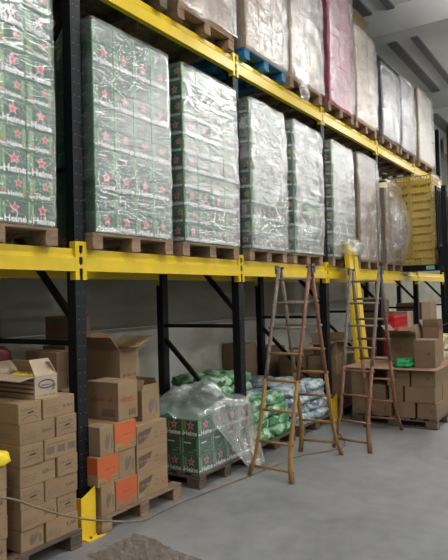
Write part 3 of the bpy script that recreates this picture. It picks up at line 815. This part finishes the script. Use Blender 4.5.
# ---- sacks
def sack_pile(x0, x1, y0, y1, z0, layers, nx, ny, k, what, group, seed):
    rr = random.Random(seed)
    sx, sy = (x1-x0)/nx, (y1-y0)/ny; hz = .115
    names = ['bottom','second','third','fourth','fifth','sixth','seventh']
    for r in range(layers):
        for j in range(ny):
            for i in range(nx):
                if r == layers-1 and rr.random() < .2: continue
                off = (.06 if r % 2 else 0)
                lump('filled_sack', '%s, %s layer, %s, %s from the aisle' % (what, names[r], ['left','right'][i], ORD[j]), 'sack',
                     x0+sx*(i+.5)+rr.uniform(-.02,.02), y0+sy*(j+.5)+rr.uniform(-.02,.02)+off*.3+r*.02, z0+r*hz, sx*1.0, sy*.98, hz*1.38, k, seed+r*31+j*7+i*3, group, .22, rr.uniform(-.12,.12))
pallet('dark pallet under the green sacks', 2.83, .47, 0, .92, 1.15, 'darkwood')
pallet('dark pallet under the pale blue sacks', 3.93, .47, 0, .98, 1.15, 'darkwood')
sack_pile(2.37, 3.29, -.10, 1.0, .1255, 4, 2, 4, 'sackgreen', 'green film sack left of the nearer ladder', 'green sacks on the pallet', 100)
sack_pile(3.40, 4.45, -.10, 1.0, .1255, 4, 2, 3, 'sackblue', 'pale blue film sack behind the nearer ladder', 'pale blue sacks on the pallet', 300)
sack_pile(2.37, 3.25, .40, 1.04, .1255+4*.115, 2, 2, 2, 'sackgreen', 'green film sack heaped on the rear top', 'green sacks on the pallet', 500)

# dim brown cartons behind the sacks and in the third bay
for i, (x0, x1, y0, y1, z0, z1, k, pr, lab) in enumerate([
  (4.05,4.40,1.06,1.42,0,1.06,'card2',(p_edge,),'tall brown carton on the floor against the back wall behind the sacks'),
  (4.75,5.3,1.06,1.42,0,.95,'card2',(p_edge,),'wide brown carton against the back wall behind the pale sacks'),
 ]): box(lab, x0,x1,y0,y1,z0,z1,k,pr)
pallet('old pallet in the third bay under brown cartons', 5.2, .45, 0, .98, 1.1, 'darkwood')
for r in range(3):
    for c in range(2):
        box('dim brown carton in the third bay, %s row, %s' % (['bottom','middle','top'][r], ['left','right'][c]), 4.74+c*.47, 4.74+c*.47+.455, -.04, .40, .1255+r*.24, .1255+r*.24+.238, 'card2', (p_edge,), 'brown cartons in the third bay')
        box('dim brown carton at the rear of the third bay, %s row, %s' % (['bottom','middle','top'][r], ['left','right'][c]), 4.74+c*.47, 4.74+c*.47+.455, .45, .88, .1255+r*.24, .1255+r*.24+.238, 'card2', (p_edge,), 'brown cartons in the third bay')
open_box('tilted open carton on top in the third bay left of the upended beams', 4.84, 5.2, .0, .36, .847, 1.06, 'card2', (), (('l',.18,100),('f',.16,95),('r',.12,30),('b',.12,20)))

# ================================================================== AISLE PALLET (right)
px0, px1, py0, py1 = 4.52, 5.66, -1.45, -.33
pallet('dark pallet in the aisle under the right brown box stack', (px0+px1)/2, (py0+py1)/2, 0, px1-px0, py1-py0, 'darkwood')
rows = [[(-1.45,-1.20),(-1.18,-.93),(-.87,-.60),(-.585,-.335)],
        [(-1.44,-1.05),(-1.03,-.84),(-.80,-.58),(-.565,-.335)],
        [(-1.45,-1.14),(-1.12,-.82),(-.80,-.58),(-.565,-.335)]]
z = .1255; hh = [.20,.20,.215]
for r, row in enumerate(rows):
    for c, (a, b) in enumerate(row):
        if r == 2 and c == 2: continue
        box('brown box on the aisle pallet, near side, %s row, %s from right' % (['bottom','middle','top'][r], ORD[c]), px0+R.uniform(0,.015), px0+.36, a+.004, b-.004, z, z+hh[r]-.001, 'card2', (p_stamp,) if (c+r) % 2 == 0 else (p_leaf,), 'brown boxes on the aisle pallet', R.uniform(-.02,.02))
    for c, (a, b) in enumerate(((px0+.38,px0+.74),(px0+.76,px1-.01))):
        box('brown box on the aisle pallet, right side, %s row, %s' % (['bottom','middle','top'][r], ['nearer','farther'][c]), a, b, -1.44, -1.06, z, z+hh[r]-.001, 'card2', (p_stamp,), 'brown boxes on the aisle pallet')
        box('brown box on the aisle pallet, rack side, %s row, %s' % (['bottom','middle','top'][r], ['nearer','farther'][c]), a, b, -.75, -.36, z, z+hh[r]-.001, 'card2', (p_stamp,), 'brown boxes on the aisle pallet')
    z += hh[r]
ZS = z
t = MB().box(px0-.06, px1+.25, py0-.02, py1+.10, ZS, ZS+.008, 'sheetcard').obj('cardboard_sheet'); tag(t, 'flat cardboard sheet laid over the aisle pallet of brown boxes', 'cardboard sheet')
ZS += .0085
t = MB().box(4.70, 5.05, -1.42, -1.14, ZS, ZS+.002, 'card').obj('cardboard_sheet')
bpy.data.objects.remove(t, do_unlink=True)
box('tan box standing on the sheet over the aisle pallet', 4.72, 5.02, -1.40, -1.13, ZS, ZS+.36, 'card2', (p_stamp,), None, .03)
open_box('open brown carton with a raised flap behind the green bag', 5.15, 5.55, -1.05, -.66, ZS, ZS+.40, 'card2', (p_edge,), (('l',.22,72),('f',.14,-15),('r',.14,60),('b',.16,40)))
open_box('open tan carton at the right back of the sheet', 5.38, 5.62, -1.30, -1.08, ZS, ZS+.50, 'card2', (), (('l',.10,10),('f',.14,70),('r',.1,20),('b',.1,30)))
lump('plastic_bag', 'crumpled bright green plastic bag on the cardboard sheet', 'bag', 4.82, -1.0, ZS, .40, .26, .13, 'greenbag', 5, None, .3)

# ================================================================== THIRD/FOURTH BAY FLOOR
pallet('pallet under the red crates at the far bays', 7.46, .35, 0, 1.0, 1.1, 'darkwood')
def crate_mesh(w_, d, h, k, ribs, openw=False):
    mb = MB(); th = .012
    for (x0,x1,y0,y1) in ((-w_/2,w_/2,-d/2,-d/2+th),(-w_/2,w_/2,d/2-th,d/2),(-w_/2,-w_/2+th,-d/2+th,d/2-th),(w_/2-th,w_/2,-d/2+th,d/2-th)):
        mb.box(x0,x1,y0,y1,0,h*(.22 if openw else .40),k); mb.box(x0-.014,x1+.014,y0-.014,y1+.014,h*.88,h,k)
        mb.box(x0-.008,x1+.008,y0-.008,y1+.008,h*.42,h*.5,k)
        for q in range(ribs+1):
            f = q/ribs
            if x1-x0 > y1-y0: xa = x0+(x1-x0-.016)*f; mb.box(xa,xa+.016,y0-.014,y1+.014,h*.03,h*.86,k)
            else: ya = y0+(y1-y0-.016)*f; mb.box(x0-.014,x1+.014,ya,ya+.016,h*.03,h*.86,k)
    mb.box(-w_/2+th,w_/2-th,-d/2+th,d/2-th,0,.008,k)
    return mb.mesh('crate')
rc = crate_mesh(.38,.34,.20,'redplastic',6,True)
for r in range(6):
    for c in range(2):
        o = link('plastic_crate', rc, None, (7.17+c*.41, -.0+.02*r%.03, .1255+r*.2005)); tag(o, 'red slatted plastic crate, %s from bottom, %s column beneath the dark carton' % (ORD[r], ['near','far'][c]), 'crate', 'red crates in the far bay')
box('dark brown carton standing behind the red crates', 8.3, 8.7, .45, .85, 0, 1.60, 'card2', ())
box('pale carton behind the red crates', 8.72, 9.12, .1, .6, 0, 1.35, 'cardlight', (p_edge,))
pallet('pallet of big brown cartons in the farthest bays', 10.4, .4, 0, 1.3, 1.1, 'darkwood')
for c in range(2):
    box('big brown carton in the far bay, %s of two' % ['left','right'][c], 9.78+c*.64, 9.78+c*.64+.62, .10, .65, .1255, 1.50, 'card2', (), 'big far brown cartons')
for q in range(15):
    a = q % 5; b2 = q//5
    lump('snack_packet', 'white and yellow snack packet heaped right of the aisle boxes, %s row, %s from left' % (['lower','middle','upper'][b2], ORD[a]), 'packet', 6.75+.2*a, -.5-.15*a, .62+.12*b2, .32, .26, .19, ['snack','yellowbag','snack','white','snack'][(a+b2*2) % 5], 60+q, 'snack packets in the far heap', .2, .5*q)
box('brown carton base beneath the snack packets', 6.5, 7.7, -1.35, -.42, 0, .62, 'card2', (p_edge,))

# ================================================================== SHELF LOADS on the right of the lower level
def carton_load(x0, x1, y0, z0, rows, cols, h, k, prints, phrase, group, d=.38, deep=2, cat='box'):
    w_ = (x1-x0)/cols
    for r in range(rows):
        sh = (.012 if r % 2 else 0)
        for c in range(cols):
            box('%s, %s column, layer %s' % (phrase, ORD[c], ['one','two','three','four','five','six','seven','eight','nine'][r]), x0+c*w_+.002, x0+(c+1)*w_-.002, y0+R.uniform(0,.01), y0+d, z0+r*h, z0+(r+1)*h-.001, k, prints, group)
        for q in range(1, deep):
            box('%s, rear row, layer %s' % (phrase, ['one','two','three','four','five','six','seven','eight','nine'][r]), x0+.002, x1-.002, y0+q*(d+.01), y0+q*(d+.01)+d, z0+r*h, z0+(r+1)*h-.001, k, prints, group)
pallet('pallet under the brown wrapped stack right of the upended beams', 6.14, PY, Z1)
carton_load(5.70, 6.58, FY, LZ1, 5, 2, .335, 'card2', (p_edge,), 'brown carton under grey film, stack right of upended beams', 'brown cartons in the tall shelf stack', .5)
wrap(5.70, 6.58, FY, FY+1.02, LZ1, LZ1+5*.335, 'filmwhite', 'hazy film around the tall brown stack on the lower shelf', seed=9, amp=.05)
pallet('pallet under the shorter brown stack beside the yellow crates', 7.44, PY, Z1)
carton_load(7.02, 7.90, FY, LZ1, 4, 2, .33, 'card2', (p_edge,), 'brown carton of the short stack beside the yellow crates', 'brown cartons in the short shelf stack', .45)
def fl(x, y, z, f):
    return .16*math.sin(min(1,f*1.15)*math.pi)*max(0, min(1, (x-7.2)/.4)) if y < -.03 else 0
wrap(7.02, 7.90, FY, FY+.92, LZ1, LZ1+4*.33+.12, 'film', 'loose bulging film around the short brown stack beside the yellow crates', seed=10, amp=.045, flare=fl)

# ---- forklift with pallet of yellow crates
fx, fy_ = 8.40, -.195
t = thing('forklift_pallet', 'dark pallet with a mint tag held on the forks under the yellow crates', 'pallet', (fx, fy_, 2.135))
for q in (-.25,-.085,.085,.25): MB().box(q-.07,q+.07,-.42,.42,.08,.10,'black').obj('deck_board', t)
for q in (-.26,0,.26): MB().box(q-.05,q+.05,-.42,.42,.0,.0795,'black').obj('runner', t)
MB().box(-.318,-.311,-.42,-.27,.01,.095,'tag').obj('tag', t)
yc = crate_mesh(.56,.385,.152,'crate',7)
for r in range(11):
    for c in range(2):
        o = link('plastic_crate', yc, None, (fx+R.uniform(-.006,.006), fy_-.21+.42*c+R.uniform(-.003,.003), 2.2355+r*.1525))
        tag(o, 'yellow slatted plastic crate, %s from bottom, %s column on the forks' % (ORD[r], ['right','left'][c]), 'crate', 'yellow crates on the forklift pallet')
wrap(fx-.31, fx+.31, fy_-.425, fy_+.425, 2.2355, 2.2355+11*.1525+.01, 'filmclear', 'clear film around the tall yellow crate stack', seed=14, amp=.012)
t = thing('forklift', 'dark forklift at the right edge holding up the yellow crates', 'forklift', (fx, -.74, 0))
for s in (-1,1):
    MB().box(s*.33-.04,s*.33+.04,-.13,-.05,.05,3.66,'black').obj('mast_rail', t)
    MB().box(s*.25-.02,s*.25+.02,-.21,-.16,.4,4.75,'black').obj('inner_rail', t)
    m2 = MB(); m2.box(s*.13-.05,s*.13+.05,.075,.95,2.15,2.18,'rubber'); m2.box(s*.13-.05,s*.13+.05,.05,.08,2.15,2.55,'rubber'); m2.obj('fork', t)
for zz in (.3, 1.6, 2.95, 4.05, 4.4): MB().box(-.27,.27,-.205,-.17,zz,zz+.04,'black').obj('cross_bar', t)
m2 = MB()
m2.box(-.36,.36,-.16,.005,2.2,2.55,'black').box(-.45,.45,.005,.045,2.15,2.25,'black').box(-.45,.45,.005,.045,2.5,2.6,'black').obj('carriage', t)
m2 = MB(); m2.box(-.45,.45,.01,.04,3.58,3.66,'black')
for q in range(8): m2.box(-.45+q*.123,-.41+q*.123,.01,.04,2.6,3.58,'black')
m2.obj('load_backrest', t)
m2 = MB(); m2.cbox(-.5,.5,-1.9,-.25,.25,.95,'darkload',.05); m2.cbox(-.52,.52,-2.4,-1.85,.25,1.15,'yellow',.08); m2.obj('chassis', t)
m2 = MB()
for sx in (-.48,.48):
    m2.bar((sx,-.4,.9),(sx,-.7,2.15),.05,.05,'black'); m2.bar((sx,-1.9,1.1),(sx,-1.75,2.15),.05,.05,'black')
for q in range(6): m2.box(-.5,.5,-1.75+q*.2,-1.71+q*.2,2.14,2.18,'black')
m2.obj('overhead_guard', t)
MB().cbox(-.25,.25,-1.5,-1.05,.95,1.1,'rubber',.03).cbox(-.25,.25,-1.6,-1.48,1.1,1.55,'rubber',.03).obj('driver_seat', t)
for sx in (-.45,.45):
    for yy, rr in ((-.5,.3),(-2.0,.25)):
        q = MB(); q.tube([(sx-.1,yy,rr),(sx+.1,yy,rr)], rr, 'rubber', 24); q.obj('wheel', t)

# ================================================================== UPPER LOADS
UP = [ # x0,x1,rows,cols,h,mat,prints,film,label,palletmat
 (-1.1,-.2,6,3,.30,'card','filmshelf','far left carton stack on the upper shelf','wood'),
 (.115,1.0,6,3,.30,'card','filmshelf','brown carton stack above the first green stack','darkwood'),
 (1.22,2.16,6,3,.31,'card','filmshelf','brown film-wrapped carton of the upper stack left of blue pallet','wood'),
 (2.43,3.34,6,3,.31,'cardlight','filmshelf','pale carton of the upper stack on the blue pallet','bluewood'),
 (3.50,4.44,6,3,.31,'cardlight','filmshelf','pale carton of the upper stack with torn hanging film','wood'),
 (4.72,5.60,9,4,.21,'pink','filmshelf','pink carton of the upper stack','wood'),
 (5.78,6.70,5,3,.30,'cardlight','filmshelf','tan carton of the upper stack right of the pink one','wood'),
 (7.03,7.95,6,3,.215,'darkload','filmshelf','dark carton of the low upper stack','wood'),
 (8.12,9.0,6,2,.235,'darkload','filmshelf','dark carton of the taller upper stack','wood'),
 (9.35,10.5,6,2,.25,'cardlight','filmshelf','pale carton of the last upper stack at right','wood'),
]
for i, (x0,x1,rows,cols,h,k,fk,lab,pk) in enumerate(UP):
    pallet(('blue painted' if pk == 'bluewood' else 'wooden')+' pallet on the upper shelf, '+['at the far left','above the first green stack','second left of the blue one','with bright blue boards','right of the blue one','under the pink stack','under the tan stack right of pink','under the low dark stack','under the taller dark stack','under the last stack at right'][i], (x0+x1)/2, PY, Z2, max(.98,x1-x0+.03), 1.15, pk)
    if i >= 1: carton_load(x0, x1, FY, LZ2, rows, cols, h, k, (p_edge,) if k.startswith('card') else (), lab, 'cartons of upper stack: '+lab.split(' of ')[-1], .45)
    else: carton_load(x0, x1, FY, LZ2, 2, cols, h, k, (), lab, 'cartons of far left upper stack', .45)
    hh_ = h*(rows if i >= 1 else 2)
    wrap(x0, x1, FY, FY+.92, LZ2, LZ2+hh_, fk, 'hazy film around the '+['far left upper stack','upper stack above the first green stack','brown upper stack left of the blue pallet','pale upper stack on the blue pallet','pale upper stack with torn hanging film','pink upper stack','tan upper stack right of the pink one','low dark upper stack','taller dark upper stack','last pale upper stack at right'][i], seed=30+i, amp=.04)
open_box('open tan carton on top of the tan upper stack', 5.85, 6.5, .0, .5, LZ2+1.53, LZ2+1.70, 'card', (), (('l',.1,60),('f',.12,40),('r',.1,60),('b',.1,30)))
# torn film tail hanging below the pale stack
def tail(x, y, z0, L, w_, seed, label):
    vs = []; nn, mm = 18, 22
    for j in range(mm+1):
        for i in range(nn+1):
            f = j/mm; u = i/nn-.5
            n1 = noise.noise(Vector((u*6+seed, f*3, 1))); n2 = noise.noise(Vector((u*14+seed, f*8, 5)))
            vs.append((x+u*w_*(1-.55*f)+.04*n2*f, y-.03-.05*f+.05*n1*(.4+f)+.02*n2, z0-L*f*(1-.3*abs(n1))))
    fs = [(j*(nn+1)+i, j*(nn+1)+i+1, (j+1)*(nn+1)+i+1, (j+1)*(nn+1)+i) for j in range(mm) for i in range(nn)]
    o = MB().add(vs, fs, 'filmlight').obj('plastic_film', None, True); tag(o, label, 'plastic film')
tail(3.68, -.10, 4.62, .42, .42, 2, 'torn film tail hanging over the upper beam right of the blue pallet')
tail(1.42, -.10, 4.50, .13, .40, 6, 'short torn film scrap around the pallet end on the upper shelf')

# ================================================================== YELLOW BEAMS STOOD ON END
a0 = Vector((5.21, -.26, .005)); a1 = Vector((5.05, -.135, 2.46))
for q, (dx, lab) in enumerate(((0,'left one of two yellow beams stood on end against the rack'),(.215,'right one of two yellow beams stood on end against the rack'))):
    mb = MB(); A = a0+Vector((dx,0,0)); B = a1+Vector((dx,0,-.05*q)); zd = (B-A).normalized()
    mb.bar(A, B, .19, .05, 'yellow'); mb.bar(A+Vector((-.045,-.031,.001)), B+Vector((-.045,-.031,0)), .07, .012, 'yellow')
    tag(mb.obj('upended_beam'), lab, 'rack beam', 'yellow beams stood on end')
lump('plastic_film', 'crumpled clear film around the top of the upended yellow beams', 'plastic film', 5.17, -.16, 2.28, .52, .2, .26, 'filmlight', 41, None, .4, 0, .9)

# ================================================================== LADDERS
def ladder(label, front_feet, rear_feet, tops, zt, mats_, zf, zr):
    lo, up, red = mats_
    cx = (front_feet[0][0]+rear_feet[0][0])/2; cy = (tops[0][1]+tops[1][1])/2
    t = thing('stepladder', label, 'ladder', (cx, cy, 0), 0, 'wooden double stepladders')
    O = Vector((cx,cy,0))
    def path(foot, top, other):
        foot, top, other = Vector((*foot,0))-O, Vector((*top,zt))-O, Vector((*other,0))-O
        inw = (other-foot).normalized()
        pts = []
        for f in (0,.06,.12,.18,.26,.45,.58,.75,1):
            p = foot.lerp(top, f)
            q = f if f < .18 else .18
            # foot flares outwards below the second rung
            p += inw*.055*math.sin(min(f/.2,1)*math.pi/2)*(1-f) if True else p
            pts.append(p)
        return pts
    sides = []
    for side, feet in (('front',front_feet),('rear',rear_feet)):
        L = path(feet[0], tops[0], feet[1]); Rr = path(feet[1], tops[1], feet[0])
        off = Vector((-.018 if side == 'front' else .018,0,0))
        for si, P in enumerate((L, Rr)):
            P = [p+off for p in P]
            mb = MB(); mb.tube(P[:6], [.024,.021,.019,.018,.0175,.0175], lo, 8, (1.25,.85)); mb.obj('lower_stile', t, True)
            mb = MB(); mb.tube(P[5:], [.0175,.017,.017,.0165], (red if (side, si) in RED else up), 8, (1.25,.85)); mb.obj('upper_stile', t, True)
        def at(P, z):
            for a, b in zip(P, P[1:]):
                if a.z <= z <= b.z: return a.lerp(b, (z-a.z)/(b.z-a.z))+off
            return P[-1]+off
        for k_, z in enumerate(zf if side == 'front' else zr):
            a, b = at(L, z), at(Rr, z); e = (b-a).normalized()*.03
            mb = MB(); mb.tube([a-e, b+e],   .0125, lo if z < 1.35 else up, 8, (1,1.15)); mb.obj('rung', t, True)
    for s, p in enumerate(tops):
        q = Vector((*p, zt))-O; y = (-.03 if s else .03)
        mb = MB(); mb.box(q.x-.04,q.x+.04,q.y+y-.006,q.y+y+.006,zt-.06,zt+.03,'metal'); mb.tube([(q.x,q.y-.045,zt+.0),(q.x,q.y+.045,zt+.0)], .014, 'metal', 8); mb.obj('hinge', t)
    return t
RED = {('front',1),('rear',1)}
ladder('ochre wooden stepladder with worn reddish top, the nearer of two', [(1.82,-.34),(1.80,-.81)], [(2.83,-.38),(2.91,-.83)], [(2.35,-.45),(2.35,-.80)], 2.02,
       ('ladderwood','laddergrey','lred2'), (.10,.33,.62,.90,1.16,1.41,1.66,1.90), (.14,.37,.66,.92,1.17,1.42,1.67))
RED = set()
ladder('dark reddish wooden stepladder, the farther one beside the brown box pallet', [(3.2,-.63),(3.14,-1.08)], [(4.33,-.58),(4.35,-1.05)], [(3.70,-.71),(3.70,-1.06)], 2.02,
       ('ladderred','laddergrey','ladderred'), (.10,.30,.58,.85,1.11,1.36,1.62,1.88), (.14,.37,.66,.92,1.17,1.42,1.67))

# ================================================================== FLOOR BITS
pts = [(-1.6,-.62,.80),(-1.08,-.50,.667),(-.8,-.45,.52),(-.58,-.40,.40),(-.3,-.36,.27),(-.05,-.32,.17),(.2,-.28,.08),(.40,-.24,.02),(.52,-.22,.012),(.7,-.22,.009),(.95,-.235,.008),(1.24,-.27,.008),(1.7,-.34,.008),(2.2,-.40,.008),(2.63,-.46,.008),(3.0,-.66,.008),(3.3,-.72,.008),(3.8,-.45,.008)]
def spline(P, n=6):
    P = [Vector(p) for p in P]; out = []
    for i in range(len(P)-1):
        p0,p1,p2,p3 = P[max(i-1,0)],P[i],P[i+1],P[min(i+2,len(P)-1)]
        for k in range(n):
            t = k/n; out.append(.5*((2*p1)+(p2-p0)*t+(2*p0-5*p1+4*p2-p3)*t*t+(3*p1-p0-3*p2+p3)*t**3))
    return out+[P[-1]]
mb = MB().tube(spline(pts), .0065, 'rope', 6); tag(mb.obj('rope', None, True), 'brown rope hanging across the left cartons and trailing along the floor', 'rope')
# crumpled brown paper on the floor
vs = []; nn = 44
for j in range(nn+1):
    for i in range(nn+1):
        u, v = i/nn-.5, j/nn-.5
        a = math.atan2(v,u); r_ = math.hypot(u,v)*2
        sc = 1+.22*noise.noise(Vector((math.cos(a)*2,math.sin(a)*2,9)))+.06*noise.noise(Vector((math.cos(a)*7,math.sin(a)*7,2)))
        x = -.10+(u*.44+v*.14)*sc; y = -.68+v*.72*sc
        n1 = noise.fractal(Vector((x*9,y*9,3)),.8,2,5); n2 = abs(noise.noise(Vector((x*16,y*16,1))))
        vs.append((x, y, .004+max(0,(1.15-r_))*.02*(.6+n1)+.018*n2))
fs = [(j*(nn+1)+i, j*(nn+1)+i+1, (j+1)*(nn+1)+i+1, (j+1)*(nn+1)+i) for j in range(nn) for i in range(nn)]
tag(MB().add(vs, fs, 'paper').obj('paper_sheet', None, False), 'crumpled brown paper lying on the floor by the near guard', 'paper')
